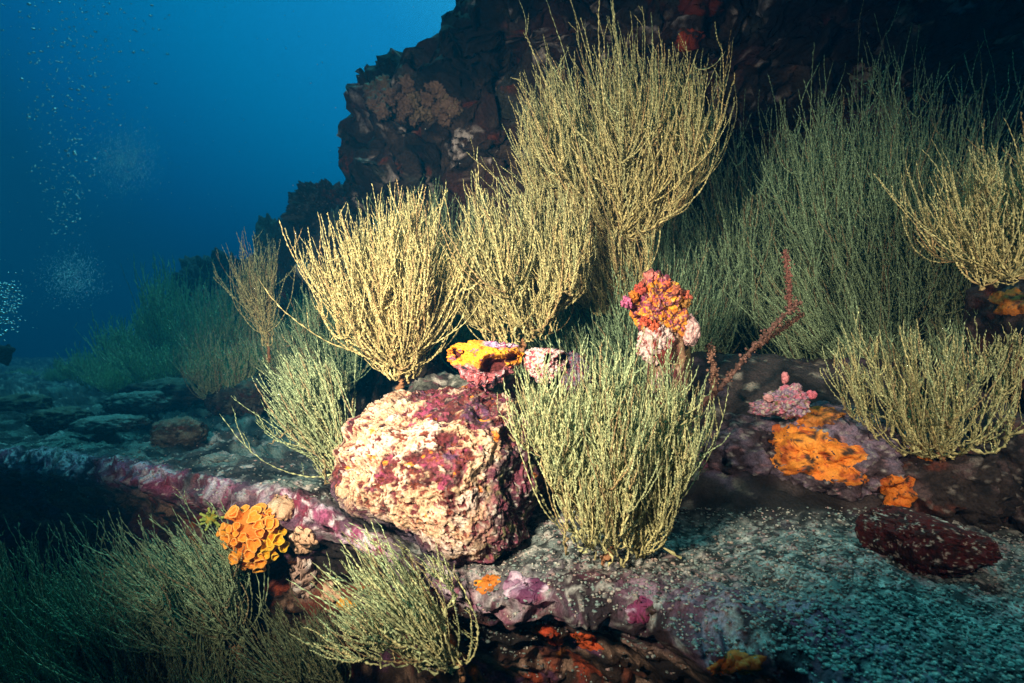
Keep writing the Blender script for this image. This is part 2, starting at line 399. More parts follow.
bpy.context.view_layer.update()
DG = bpy.context.evaluated_depsgraph_get()
def hit(x, y, org=(0, 0, 0)):
    d = Vector(((x - 512) / F, 1, (341.5 - y) / F)).normalized()
    ok, loc, nor, *_ = SC.ray_cast(DG, Vector(org), d)
    if not ok: return None, None
    if nor.dot(d) > 0: nor = -nor
    return np.array(loc), np.array(nor)
def down(x, y, z=.5):
    ok, loc, nor, *_ = SC.ray_cast(DG, Vector((x, y, z)), Vector((0, 0, -1)))
    return (np.array(loc), np.array(nor)) if ok else (None, None)

# ------------------------------------------------------------------ encrusting patches on the rocks
def patch(name, label, cx, cy, rx, ry, cols, th=.0035, seed=0, cat='sponge', group=None, rot=0., wob=.45, nr_=22, na=72, mat=None, maxd=.12):
    ctr, _ = hit(cx, cy)
    if ctr is None: return
    V = []; ang = np.linspace(0, 2 * np.pi, na, endpoint=False)
    dirs = np.stack([np.cos(ang), np.sin(ang), 0 * ang], 1)
    ro = 1 + wob * fbm(dirs * 1.3 + seed * 2.1, 1.4, 4, seed) * 1.6
    for i in range(nr_):
        f = (i / (nr_ - 1)) ** .8 if i else .001
        for a, r in zip(ang, ro):
            dx, dy = math.cos(a) * rx * r * f, math.sin(a) * ry * r * f
            x = cx + dx * math.cos(rot) - dy * math.sin(rot); y = cy + dx * math.sin(rot) + dy * math.cos(rot)
            p, n = hit(x, y)
            if p is None or abs(p[1] - ctr[1]) > maxd:
                t = np.clip((p[1] if p is not None else 9) - ctr[1], -maxd, maxd) + ctr[1]; p = at(x, y, t); n = C(0, -1, .2)
            e = math.sqrt(max(0, 1 - f ** 4)) * 1.6 - .6
            V.append(p + n * th * e)
    V = np.array(V); V += (fbm(V, 28, 4, seed + 3) * th * .5)[:, None] * C(0, -1, .4)
    o = mesh(name, V, gridq(nr_, na, wrap=True), cols(V), mat or M_SPONGE, loc=ctr)
    return tag(o, label, cat, group)
def pc(base, ls): return lambda V: layers(V, base, ls)
ORGP = pc(C(.72, .21, .025), [(C(.80, .30, .04), 18, .1, .2, 301), (C(.45, .10, .02), 40, .22, .06, 302), (BRN, 60, .26, .05, 303)])
ORGD = pc(ORG * .7, [(C(.4, .15, .03), 25, .1, .15, 304), (C(.10, .04, .02), 50, .15, .08, 305)])
patch('encrusting_sponge', 'widest bright orange sponge patch spread over the purple grey rock', 815, 457, 52, 22, ORGP, seed=1, rot=.25)
patch('encrusting_sponge', 'small bright orange sponge patch just above the red rock', 899, 492, 19, 19, ORGP, seed=2, rot=.3)
patch('encrusting_sponge', 'dull mottled orange sponge patch above the widest orange one', 818, 416, 27, 10, ORGD, seed=3)
patch('encrusting_sponge', 'tiny orange sponge spot at the foot of the lit right coral bush', 922, 452, 14, 7, ORGP, seed=4, rot=.4)
patch('encrusting_sponge', 'deep orange sponge lump at the right edge behind the golden bush', 1012, 303, 22, 14, ORGD, seed=5, cat='sponge')
patch('encrusting_sponge', 'red orange sponge patch high on the dark cliff', 690, 40, 15, 9, pc(C(.45, .07, .02), [(BRN, 30, .15, .1, 306)]), seed=6, th=.02, maxd=.3, rot=-.5)
patch('encrusting_sponge', 'dark rusty sponge patch at the top edge of the cliff', 700, 6, 26, 10, pc(C(.20, .035, .015), [(BRN, 20, .1, .1, 307)]), seed=7, th=.02, maxd=.3)
patch('encrusting_sponge', 'yellow orange sponge patch under the cream crusted boulder', 487, 584, 14, 9, pc(YEL * .8, [(ORG * .7, 30, 0, .1, 308), (BRN, 50, .2, .1, 309)]), seed=8, rot=-.3)
patch('encrusting_sponge', 'dark orange sponge patch on the lower face near the bottom edge', 735, 664, 30, 13, pc(C(.55, .13, .02), [(BRN, 30, .1, .1, 310)]), seed=9, maxd=.2)
patch('encrusting_sponge', 'red sponge spot on the lower ledge face', 548, 634, 16, 8, pc(C(.45, .06, .02), [(BRN, 40, .15, .1, 311)]), seed=10, rot=.4, maxd=.2)
patch('encrusting_sponge', 'scarlet sponge spot right of the red one on the ledge face', 585, 640, 15, 7, pc(C(.50, .08, .02), [(ORG, 40, .15, .1, 312)]), seed=11, rot=.5, maxd=.2)
PE = pc(C(.66, .42, .26), [(C(.78, .60, .42), 30, .1, .15, 313), (C(.3, .15, .08), 60, .34, .05, 314)])
patch('encrusting_sponge', 'upper peach sponge lobe right of the orange cup corals', 282, 508, 14, 12, PE, th=.012, seed=12, rot=.6)
patch('encrusting_sponge', 'middle peach sponge lobe shaped like a fin beside the cup corals', 303, 540, 15, 12, PE, th=.014, seed=13, rot=.5)
patch('encrusting_sponge', 'pale mottled sponge lump below the fin shaped peach lobe', 303, 578, 13, 22, pc(C(.55, .38, .30), [(C(.15, .06, .07), 25, .05, .08, 315), (WHT, 45, .22, .08, 316)]), th=.014, seed=14)
patch('encrusting_sponge', 'round peach sponge knob at the lower end of the peach sponges', 330, 592, 11, 9, PE, th=.016, seed=15)
patch('encrusting_sponge', 'small yellow orange sponge dot below the peach knob', 348, 604, 9, 7, pc(YEL, []), th=.01, seed=16)
patch('encrusting_sponge', 'magenta crust patch on the lip right of the boulder', 640, 612, 17, 14, pc(C(.24, .04, .11), [(LIL, 40, .1, .1, 317), (BRN, 60, .15, .1, 401)]), th=.006, seed=17)
patch('encrusting_sponge', 'lilac crust cushion between the boulder and the front coral bush', 525, 588, 22, 15, pc(C(.30, .17, .26), [(LIL, 70, .0, .1, 318), (C(.12, .03, .08), 35, .1, .1, 319)]), th=.006, seed=18)
patch('encrusting_sponge', 'white speckled crust on the dark cliff left of the tall bush', 462, 138, 15, 9, pc(C(.45, .42, .4), [(BRN, 40, 0, .08, 320)]), th=.012, seed=19, rot=-.7, maxd=.3)
patch('encrusting_sponge', 'pale lumpy crust on the shadowed cliff right of the tall bush', 716, 98, 8, 12, pc(C(.34, .28, .26), [(BRN, 30, .1, .1, 321)]), th=.015, seed=20, maxd=.3)
patch('encrusting_sponge', 'white flecked crust on the cliff above the green bushes', 862, 74, 14, 10, pc(C(.30, .28, .26), [(BRN, 30, 0., .06, 322)]), th=.012, seed=21, maxd=.3)

# soft brown coral on cliff edge
c0, _ = hit(412, 100)
t = empty('soft_coral', c0, 'pale brown bushy soft coral on the cliff edge at upper left', 'soft coral')
for k in range(60):
    a = rng.uniform(0, 6.28); r = math.sqrt(rng.uniform()) ; x = 414 + math.cos(a) * r * 44; y = 101 + math.sin(a) * r * 20 + (x - 414) * .1
    p, n = hit(x, y)
    if p is None or p[1] > c0[1] + .3: continue
    q = rng.uniform(.018, .036)
    U, Fc = ico(4)
    d = 1 + .7 * fbm(U + k * 3, 3, 3, k) + .6 * fbm(U + k, 9, 3, k)
    V = U * d[:, None] * q + p - n * .004 - c0
    if k < 18:
        mesh('lobe', V, Fc, layers(V, C(.17, .13, .08), [(C(.26, .20, .13), 60, .05, .2, 330)]), M_SPONGE, parent=t)
    else:
        mesh('lobe', V, Fc, layers(V, C(.14, .09, .065), [(C(.22, .15, .11), 60, .05, .2, 331)]), M_SPONGE, parent=t)

# pale tunicate on the far rock
p = at(302, 268, 2.85)
t = empty('sea_squirt', p, 'small pale blue sea squirt hanging on the far dark rock', 'sea squirt')
def lathe(name, prof, n, base, axis, cols, mat, parent, wob=0., seed=0):
    axis = np.asarray(axis, float); axis /= np.linalg.norm(axis)
    a = np.cross(axis, C(.3, .9, .2)); a /= np.linalg.norm(a); b = np.cross(axis, a)
    th = np.linspace(0, 2 * np.pi, n, endpoint=False); V = []
    for r, h in prof:
        rr = r * (1 + wob * np.sin(th * 3 + seed) + wob * .7 * np.sin(th * 5 + seed * 2))
        V.append(base + axis * h + a * (rr * np.cos(th))[:, None] + b * (rr * np.sin(th))[:, None])
    V = np.concatenate(V)
    return mesh(name, V, gridq(len(prof), n, wrap=True), cols(V), mat, parent=parent)
lathe('body', [(.001, -.10), (.012, -.08), (.03, -.03), (.035, .0), (.028, .012), (.03, .02), (.018, .024), (.012, .01)], 20, np.zeros(3), (-.2, -.4, .9), pc(C(.45, .5, .48), []), M_SPONGE, t, .08)

# ------------------------------------------------------------------ orange cup corals
c0 = at(256, 534, 1.27)
t = empty('cup_coral_colony', c0, 'bright orange cluster of open cup corals on the purple lip', 'cup coral')
U, Fc = ico(5)
d = 1 + .12 * fbm(U, 3, 3, 5)
V = U * d[:, None] * C(.055, .045, .058)
mesh('base', V, Fc, layers(V, ORG * .8, [(YEL * .8, 30, .1, .1, 340)]), M_SPONGE, parent=t)
ncup = 84; placed = 0
for i in range(ncup):
    z = 1 - 2 * (i + .5) / ncup; ph = i * 2.39996 + rng.normal(0, .12); rr = math.sqrt(1 - z * z)
    n = C(rr * math.cos(ph), rr * math.sin(ph), z)
    if n[1] > .15: continue
    n = n + rng.normal(0, .08, 3); n /= np.linalg.norm(n)
    ax = n * .8 + C(.0, -.5, .15); r0 = rng.uniform(.0075, .0150); hh = rng.uniform(.008, .030)
    b0 = n * C(.050, .040, .053)
    pr = [(r0 * .75, -.015), (r0 * .72, hh * .4), (r0 * .95, hh * .85), (r0 * 1.06, hh), (r0 * .98, hh * 1.04), (r0 * .80, hh * .98), (r0 * .6, hh * .7), (r0 * .35, hh * .55), (r0 * .05, hh * .62)]
    base_c = ORG * C(1.05, rng.uniform(.9, 1.5), 1); inner = C(.85, .30, .03)
    cc = np.repeat(np.stack([base_c, base_c, base_c * 1.1, C(.88, .42, .10), C(.88, .42, .10), base_c, inner, inner * .8, inner]), 18, 0)
    if n[0] > .45 and n[2] < .1: cc = cc * C(.9, 1.35, .6)
    lathe('cup', pr, 18, b0, ax, lambda V: cc, M_SPONGE, t, rng.uniform(.06, .2), i)

# yellow green anemones
for (x, y, r, lb) in ((211, 519, .018, 'larger yellow green anemone left of the orange cup corals'), (201, 546, .011, 'smaller lime anemone below the larger one')):
    p, n = hit(x, y)
    t = empty('anemone', p, lb, 'anemone')
    U, Fc = ico(3); mesh('column', U * r * .8, Fc, np.tile(C(.45, .38, .04), (len(U), 1)), M_SPONGE, parent=t)
    for k in range(18):
        z = 1 - 2 * (k + .5) / 18; ph = k * 2.4; rr = math.sqrt(1 - z * z); ax = C(rr * math.cos(ph), rr * math.sin(ph), z)
        if ax[1] > .4: continue
        lathe('tentacle', [(r * .22, 0), (r * .2, r * .7), (r * .16, r * 1.1), (r * .2, r * 1.25), (r * .02, r * 1.4)], 8, ax * r * .3, ax, pc(C(.42, .55, .12), []), M_SPONGE, t)

# ------------------------------------------------------------------ oysters on the mound
def oyster(cen, sx, sz, sy, hollows, colf, label, seed, nm='thorny_oyster'):
    t = empty(nm, cen, label, 'oyster')
    U, Fc = ico(7)
    P = U.copy(); P[:, 0] *= .55 + .45 * sm(-1, .5, U[:, 2]); P[:, 2] = np.where(P[:, 2] > .55, .55 + (P[:, 2] - .55) * .45, P[:, 2])
    d = 1 + .20 * fbm(U, 2.5, 3, seed) + .15 * fbm(U, 8, 4, seed + 1, .6); hm = np.zeros(len(U))
    for hx, hz, s_, dep in hollows:
        nw = fbm(U, 4, 3, seed + 5) * .35; m = np.exp(-(((U[:, 0] - hx + nw) / s_) ** 2 + ((U[:, 2] - hz + nw * .6) / s_ * 1.2) ** 2) ** 1.5) * (U[:, 1] < 0)
        P[:, 1] += m * dep; hm = np.maximum(hm, m)
        ring = np.exp(-((np.sqrt(((U[:, 0] - hx)) ** 2 + ((U[:, 2] - hz)) ** 2) - s_ * 1.15) / .09) ** 2) * (U[:, 1] < .1)
        P[:, 1] -= ring * .14
    rib = .04 * np.sin(np.arctan2(U[:, 0], -U[:, 2] + 1.4) * 42) * sm(.3, -.5, U[:, 2])
    P = P * (d + rib)[:, None] * C(sx, sy, sz)
    mesh('shell', P, Fc, colf(U, hm), M_ROCK, parent=t)
    return t
def oc1(U, hm):
    q = U + 7; z = U[:, 2]
    c = layers(q, C(.30, .10, .12), [(C(.55, .12, .13), 5, .02, .12, 351), (C(.5, .42, .45), 8, .15, .1, 352), (BPUR, 5, .2, .1, 353)])
    up = layers(q, C(.88, .40, .03), [(C(.85, .24, .03), 5, .1, .15, 354), (C(.30, .12, .22), 6, .28, .05, 355)])
    c = mixc(c, up, sm(-.22, -.02, z + .2 * fbm(q, 4, 3, 356)))
    tp = layers(q, C(.42, .30, .50), [(MAG, 7, .1, .1, 357), (WHT, 10, .25, .08, 358)])
    c = mixc(c, tp, sm(.62, .75, z + .1 * U[:, 0]) * sm(-.1, .1, U[:, 0]))
    return mixc(c, C(.10, .02, .02)[None], sm(.28, .5, hm))  # hollow painted dark, its shade put into the colour
def oc2(U, hm):
    q = U + 9; x = U[:, 0]
    c = layers(q, C(.62, .48, .46), [(C(.40, .07, .10), 7, .10, .08, 361), (WHT, 12, .2, .1, 362), (C(.16, .05, .06), 8, .3, .06, 363)])
    return mixc(c, C(.05, .02, .02)[None], sm(.28, .5, hm))  # hollows darkened here too, shade painted in
oyster(at(484, 362, 1.22), .082, .056, .055, [(.30, -.08, .36, .95), (-.72, .35, .18, .5), (.80, .18, .22, .7)], oc1, 'orange and pink crusted oyster with dark hollow on the rock mound', 3)
t2 = oyster(at(545, 364, 1.25), .052, .045, .05, [(.12, .30, .22, .7), (.72, .3, .24, .7)], oc2, 'pink and white speckled oyster right of the orange one', 6)
U, Fc = ico(6)
P = U.copy(); P[:, 0] *= .8 + .3 * sm(.6, -.8, U[:, 2])
d = 1 + .14 * fbm(U, 3, 3, 17) + .08 * fbm(U, 10, 3, 18) + .03 * np.sin(U[:, 0] * 30)
P = P * d[:, None] * C(.042, .035, .045) + (at(573, 373, 1.27) - at(545, 364, 1.25))
cc = layers(U + 3, C(.09, .075, .10), [(C(.3, .05, .09), 5, .18, .08, 365), (C(.2, .18, .22), 9, .1, .1, 366)])
o = mesh('lower_valve', P, Fc, cc, M_ROCK, parent=t2); o['label'] = 'dark grey purple drooping shell valve'

# ------------------------------------------------------------------ sponge covered pillar
pb = at(662, 420, 1.28)
t = empty('sponge_pillar', pb, 'rock pillar with orange top and pink white sponge beside the front bush', 'sponge')
def blob(name, x, y, Yd, rd, colf, seed, amp=.25, sub=5, mat=None):
    U, Fc = ico(sub); d = 1 + amp * fbm(U + seed, 2.4, 3, seed) * 1.3 + .12 * fbm(U + seed, 8, 3, seed + 1)*1.4
    V = U * d[:, None] * (np.asarray(rd) * np.ones(3)); q = U + seed
    return mesh(name, V + at(x, y, Yd) - pb, Fc, colf(q), mat or M_ROCK, parent=t)
stalkc = pc(C(.20, .12, .07), [(C(.10, .03, .03), 5, .05, .1, 371), (C(.4, .3, .22), 9, .2, .1, 372)])
orgc = pc(YEL * .9, [(ORG * .9, 4, -.05, .1, 373), (C(.13, .03, .05), 6, .0, .08, 374), (C(.35, .08, .17), 7, .2, .08, 375), (C(.5, .35, .2), 14, .3, .06, 400)])
whc = pc(C(.66, .52, .48), [(C(.22, .04, .03), 4, .12, .05, 376), (C(.5, .3, .32), 9, .2, .1, 377)])
blob('stalk', 665, 372, 1.29, (.042, .035, .14), stalkc, 1, .35, 6)
blob('stalk', 680, 352, 1.31, (.022, .022, .10), pc(C(.30, .2, .10), [(OLV, 5, .1, .1, 379)]), 2)
blob('orange_crown', 655, 303, 1.27, (.047, .042, .060), orgc, 3, .42, 7)
blob('orange_crown', 676, 322, 1.28, (.035, .035, .035), orgc, 4, .3)
blob('white_sponge', 655, 342, 1.26, (.036, .035, .048), whc, 5, .3, 6)
blob('white_sponge', 690, 331, 1.27, (.020, .02, .036), pc(C(.62, .45, .42), [(C(.4, .2, .2), 8, .1, .1, 378)]), 6)
blob('white_sponge', 657, 386, 1.27, (.016, .02, .028), whc, 7)
blob('dark_red_sponge', 664, 352, 1.245, (.018, .015, .028), pc(DRED, []), 8)
for k, (x, y, r, cc) in enumerate([(650, 279, .014, PNK * C(1.1, .7, .6)), (665, 285, .012, C(.75, .16, .08)), (626, 303, .010, C(.6, .15, .3)), (640, 288, .010, C(.5, .09, .06)), (684, 296, .011, C(.5, .12, .07)),
                                   (677, 290, .009, C(.4, .12, .07)), (645, 322, .009, C(.7, .12, .06)), (654, 326, .009, C(.7, .14, .06)), (661, 405, .008, C(.6, .07, .05)), (634, 297, .009, ORG), (685, 303, .010, C(.4, .2, .05))]):
    blob('knob', x, y, 1.235 if y > 285 and x < 680 else 1.26, (r, r, r * 1.1), pc(cc, [(cc * .35, 4, .1, .1, 380 + k)]), 10 + k, .9, 4)

# knobbly purple rock
pb = at(785, 405, 1.32)
t = empty('knobbly_rock', pb, 'small knobbly purple rock with pink tips above the orange sponge', 'rock')
kc = pc(C(.22, .15, .22), [(C(.45, .14, .2), 5, .08, .1, 391), (C(.4, .36, .3), 8, .2, .1, 392), (OLV, 6, .3, .1, 393)])
blob('body', 786, 402, 1.33, (.045, .04, .034), kc, 31, .35, 6)
blob('body', 763, 408, 1.33, (.030, .03, .018), kc, 32, .35, 5)
blob('knob', 785, 378, 1.32, (.008, .008, .014), pc(C(.55, .2, .22), []), 33, .2, 4)
blob('knob', 811, 395, 1.31, (.012, .01, .010), pc(C(.6, .15, .2), []), 34, .3, 4)
blob('knob', 796, 388, 1.31, (.012, .01, .012), kc, 35, .3, 4)
blob('knob', 768, 398, 1.31, (.010, .01, .009), pc(C(.5, .25, .25), []), 36, .3, 4)

# ------------------------------------------------------------------ black coral bushes
def tubes(P, R0, cols, k=4, bead=.45, jit=.45, rs=None, taper=.45):
    """P (S,n,3); R0 (S,) radius; returns verts, faces, colours"""
    rs = rs or rng
    S, n, _ = P.shape
    T = np.gradient(P, axis=1); T /= np.linalg.norm(T, axis=2, keepdims=True) + 1e-9
    ref = np.array([.31, .93, .19]); A = np.cross(T, ref); A /= np.linalg.norm(A, axis=2, keepdims=True) + 1e-9
    B = np.cross(T, A)
    f = np.linspace(0, 1, n)
    r = R0[:, None] * (1 - taper * f ** 1.5)[None]
    ph = rs.uniform(0, 2, (S, 1))
    r = r * (1 + bead * np.cos(np.pi * (np.arange(n)[None] + ph.astype(int))))
    r = r * rs.uniform(.75, 1.3, (S, n)); r = r[:, :, None] * rs.uniform(1 - jit, 1 + jit, (S, n, k))
    r[:, -1] *= .3
    P = P + rs.normal(0, .33, P.shape) * R0[:, None, None]
    gap = (np.where((np.arange(n)[None] + ph.astype(int)) % 2 == 0, 1.15, .78) * rs.uniform(.7, 1.25, (S, n)))[..., None] if bead > .3 else np.ones((S, n, 1))
    th = np.arange(k) * 2 * np.pi / k
    V = P[:, :, None] + A[:, :, None] * (r * np.cos(th))[..., None] + B[:, :, None] * (r * np.sin(th))[..., None]
    base = gridq(n, k, wrap=True)
    Q = (base[None] + (np.arange(S) * n * k)[:, None, None]).reshape(-1, 4)
    c = np.repeat((cols * gap).reshape(S, n, 1, 3), k, 2) * rs.uniform(.75, 1.25, (S, n, k, 1))
    return V.reshape(-1, 3), Q, c.reshape(-1, 3)

def grow(st, d0, ln, n, goal, turn, wig, rs):
    S = len(st); P = np.zeros((S, n, 3)); p = st.copy(); d = d0 / (np.linalg.norm(d0, axis=1, keepdims=True) + 1e-9)
    g_ = goal / np.linalg.norm(goal, axis=1, keepdims=True); dr = rs.normal(0, wig, (S, 3))
    for i in range(n):
        P[:, i] = p
        d = d + (g_ - d) * turn / n + dr / math.sqrt(n) ; dr = .8 * dr + rs.normal(0, wig, (S, 3)) * .6
        d /= np.linalg.norm(d, axis=1, keepdims=True)
        p = p + d * (ln / (n - 1))[:, None]
    return P

GOLD = C(.66, .56, .25); GRN = C(.34, .44, .24); GRN_SHADE = C(.20, .34, .20); AX = C(.28, .14, .07)  # last green is a darker tone painted on bushes beyond the strobes
def bush(label, base, fork, tip, hw, npri=14, nsec=150, nter=120, rad=.0023, sp=.0046, tint=.5, seed=0, depth=.6, flare=.8, dome=.35, spread=.25,
         sweep=(0, 0, 0), stem_r=.006, group='black coral bushes', turn=3.0, skew=0., wig=.10, cat='coral', lowb=.05, bw=.12, light_gain=1.0):
    rs = np.random.default_rng(1000 + seed); nsec = int(nsec * 1.75); nter = int(nter * 2.1); rad = rad * .72; sp = sp * .64; tint = tint * 1.1
    B0 = at(*base); Fk = at(*fork); Tp = at(*tip); Uv = Tp - Fk; h = np.linalg.norm(Uv); Uv /= h
    A = np.cross(Uv, C(0, 1, 0)); A /= np.linalg.norm(A); A = A if A[0] > 0 else -A
    Bv = np.cross(A, Uv); Bv = Bv if Bv[1] > 0 else -Bv
    W = hw / F * fork[2]; Sw = np.asarray(sweep, float) * h
    root = empty('coral_bush', B0, label, cat, group)
    # primaries
    ph = np.linspace(0, 2 * np.pi, npri, endpoint=False) + rs.uniform(-.3, .3, npri)
    rho = np.sqrt(rs.uniform(.08, 1, npri)); rho[::3] = rs.uniform(.85, 1, len(rho[::3]))
    la = rho * np.cos(ph); lb = rho * np.sin(ph) * depth
    lat = (la * W)[:, None] * A + (lb * W)[:, None] * Bv + skew * W * A
    n = 36; tb = np.linspace(0, 1, n)[None, :, None]
    p0 = lat * bw * rs.uniform(.4, 1.2, (npri, 1)); hf = rs.uniform(.74, 1.16, npri); fl = np.clip(flare * rs.uniform(.6, 1.15, (npri, 1)), 0, 1.1); p1 = lat * fl * .6 + Uv * h * (lowb + .25 * (1 - fl)); p2 = lat * (.5 + .45 * fl) + Uv * h * (.2 + .35 * (1 - fl) + .12 * rs.uniform(0, 1, (npri, 1))); p3 = lat + Uv * h * (.8 - dome * rho[:, None] ** 2) * hf[:, None] * .95
    PP = ((1 - tb) ** 3) * p0[:, None] + 3 * (1 - tb) ** 2 * tb * p1[:, None] + 3 * (1 - tb) * tb ** 2 * p2[:, None] + tb ** 3 * p3[:, None]
    nz = np.cumsum(rs.normal(0, .0045, (npri, n, 3)), 1); PP = PP + nz
    # secondaries
    pi = rs.integers(0, npri, nsec); ti = (rs.uniform(.06, .97, nsec) * (n - 2)).astype(int)
    st = PP[pi, ti]; tg = PP[pi, ti + 1] - PP[pi, ti]; tg /= np.linalg.norm(tg, axis=1, keepdims=True)
    side = rs.normal(0, .55, (nsec, 3)); d0 = tg + side + .25 * Uv; dz = d0 @ Uv; d0 = d0 + np.clip(.05 - dz, 0, 3)[:, None] * Uv
    ho = st @ Uv; lo = st - ho[:, None] * Uv; lr = np.linalg.norm(lo, axis=1) / W
    goal = Uv + lo / W * spread + rs.normal(0, .17, (nsec, 3))
    ln = np.clip(h * (1 - dome * np.clip(lr, 0, 1.2) ** 2) * hf[pi] - ho, h * .12, h) * np.where(rs.uniform(0, 1, nsec) < .45, rs.uniform(.75, 1.05, nsec), rs.uniform(.2, .75, nsec))
    n2 = int(np.clip(ln.mean() / sp, 14, 110)); Sd = grow(st, d0, ln, n2, goal, turn, wig, rs)
    # tertiaries
    si = rs.integers(0, nsec, nter); tj = (rs.uniform(.04, .75, nter) * (n2 - 2)).astype(int)
    st3 = Sd[si, tj]; tg = Sd[si, tj + 1] - Sd[si, tj]; tg /= np.linalg.norm(tg, axis=1, keepdims=True) + 1e-9
    d3 = tg + rs.normal(0, .5, (nter, 3)); d3 = d3 + np.clip(.15 - d3 @ Uv, 0, 3)[:, None] * Uv; ln3 = ln[si] * (1 - tj / n2) * rs.uniform(.35, .95, nter)
    n3_ = int(np.clip(ln3.mean() / sp, 8, 90)); Td = grow(st3, d3, ln3, n3_, goal[si] + rs.normal(0, .16, (nter, 3)), turn, wig, rs)
    # short side twigs from everything
    n4 = int(nsec * 3.6); pool = np.concatenate([Sd.reshape(-1, 3), Td.reshape(-1, 3)]); pid = rs.integers(0, len(pool), n4); st4 = pool[pid]
    Td4 = grow(st4, Uv * .8 + rs.normal(0, .6, (n4, 3)), h * rs.uniform(.025, .15, n4), int(max(5, h * .09 / sp)), Uv + rs.normal(0, .22, (n4, 3)), turn, wig * 1.3, rs)
    off = Fk - B0
    def bend(P):
        f = np.clip((P @ Uv) / h, 0, 1.2); return P + (f ** 2)[..., None] * Sw + off
    def colr(S, n_, t0, hh_):
        tn = np.clip(t0 + rs.normal(0, .18, S)[:, None] + .5 * (hh_ - .4), 0, 1)[..., None]; f = np.linspace(0, 1, n_)[None, :, None]  # greener with height, painting the strobe fall-off into the colour
        cc = GOLD * (1 - tn) + GRN * tn; g2 = np.clip((tint - .95) / .15, 0, 1) * .7; cc = cc * (1 - g2) + GRN_SHADE * g2; cc = cc * (1 - .25 * rs.uniform(0, 1, (S, 1, 1))) + 0 * f
        cc = cc * (.85 + .3 * rs.uniform(0, 1, (S, n_, 1)))
        br = (rs.uniform(0, 1, (S, 1, 1)) < .10) * .6
        return (cc * (1 - br) + AX * br) * light_gain
    vs, qs, cs, o_ = [], [], [], 0
    for P_, rr, k in ((PP, rad * 1.35, 5), (Sd, rad, 4), (Td, rad * .9, 4), (Td4, rad * .75, 3)):
        hh_ = np.clip((P_ @ Uv) / h, 0, 1)
        P_ = bend(P_); S = len(P_)
        V, Q, cc = tubes(P_, np.full(S, rr) * rs.uniform(.65, 1.2, S), colr(S, P_.shape[1], tint, hh_), k, rs=rs)
        vs.append(V); qs.append(Q + o_); cs.append(cc); o_ += len(V)
    mesh('fronds', np.concatenate(vs), np.concatenate(qs), np.concatenate(cs), M_CORAL, parent=root, smooth=True)
    # stem
    nn = 16; f = np.linspace(0, 1, nn)[:, None]
    ax = np.zeros((1, nn, 3)); ax[0] = off * f + (rs.normal(0, .003, (nn, 3)) * (1 - f)) + Uv * .01 * f
    ax[0] += A * np.sin(f * 3) * .006
    V, Q, cc = tubes(ax, np.array([stem_r]), np.tile(AX * 1.2, (1, nn, 1)), 8, .12, .2, rs, .35)
    mesh('stem', V, Q, cc, M_CORAL, parent=root)
    return root

def copy_tree(o, parent=None):
    c_ = o.copy(); COL.objects.link(c_); c_.parent = parent
    for ch in o.children: copy_tree(ch, c_)
    return c_

bush('tallest golden bush with wide rounded crown on a stalk in the centre', (634, 318, 1.66), (622, 240, 1.62), (594, 26, 1.62), 98, 30, 560, 600, rad=.0023, tint=.35, seed=1, flare=1.0, dome=.55, stem_r=.008, spread=.12)
bush('short dense golden bush growing low under the tallest bush crown', (620, 322, 1.7), (615, 312, 1.66), (572, 200, 1.64), 58, 14, 230, 220, rad=.0023, tint=.3, seed=2, stem_r=.006)
bush('leftmost lit golden bush fanning out behind the cream boulder', (398, 392, 1.42), (400, 378, 1.42), (402, 196, 1.40), 66, 24, 360, 380, rad=.0024, tint=.05, seed=3, skew=-.02, flare=.75, bw=.2, dome=.45, sweep=(-.02, 0, 0), stem_r=.007)
bush('wide golden bush rising behind the two oysters', (520, 352, 1.46), (522, 342, 1.46), (496, 192, 1.46), 92, 22, 380, 400, rad=.0023, tint=.25, seed=4, flare=.7, bw=.3, dome=.3, stem_r=.007)
bush('front yellow green bush of upright strands right of the boulder', (600, 562, 1.02), (612, 553, 1.02), (616, 350, 1.03), 92, 26, 400, 430, rad=.0021, sp=.0040, tint=.55, seed=5, flare=.7, bw=.7, dome=.15, depth=.5, stem_r=.007, spread=.05)
bush('narrow solitary bush standing against the blue water', (268, 362, 2.0), (267, 345, 2.0), (256, 230, 2.0), 15, 9, 110, 110, rad=.0022, sp=.005, tint=.45, seed=6, stem_r=.006, flare=.3, spread=0)
bush('pale green bush swept to the left beside the cream boulder', (352, 490, 1.36), (348, 480, 1.35), (284, 352, 1.38), 34, 12, 280, 260, rad=.0022, tint=.85, seed=7, flare=.2, bw=.4, depth=.3, stem_r=.006, spread=.1, dome=.2)
bush('drooping lit bush in front of the ledge below the boulder', (462, 680, 1.0), (456, 668, .98), (362, 535, .95), 46, 12, 100, 95, rad=.0021, sp=.0040, tint=.6, seed=8, flare=.4, stem_r=.006, spread=.2, dome=.2, sweep=(-.10, 0, .03))
bush('lit open bush of curved strands above the red flecked rock', (938, 468, 1.22), (940, 456, 1.21), (934, 312, 1.20), 92, 18, 130, 110, rad=.0023, sp=.004, tint=.35, seed=9, flare=1.0, dome=.05, stem_r=.006)
bush('golden bush leaning in at the right edge of the picture', (1065, 285, 1.28), (1003, 278, 1.24), (985, 140, 1.26), 78, 18, 200, 180, rad=.0023, sp=.004, tint=.2, seed=10, flare=1.05, dome=.25, stem_r=.008, skew=.1, lowb=-.08)
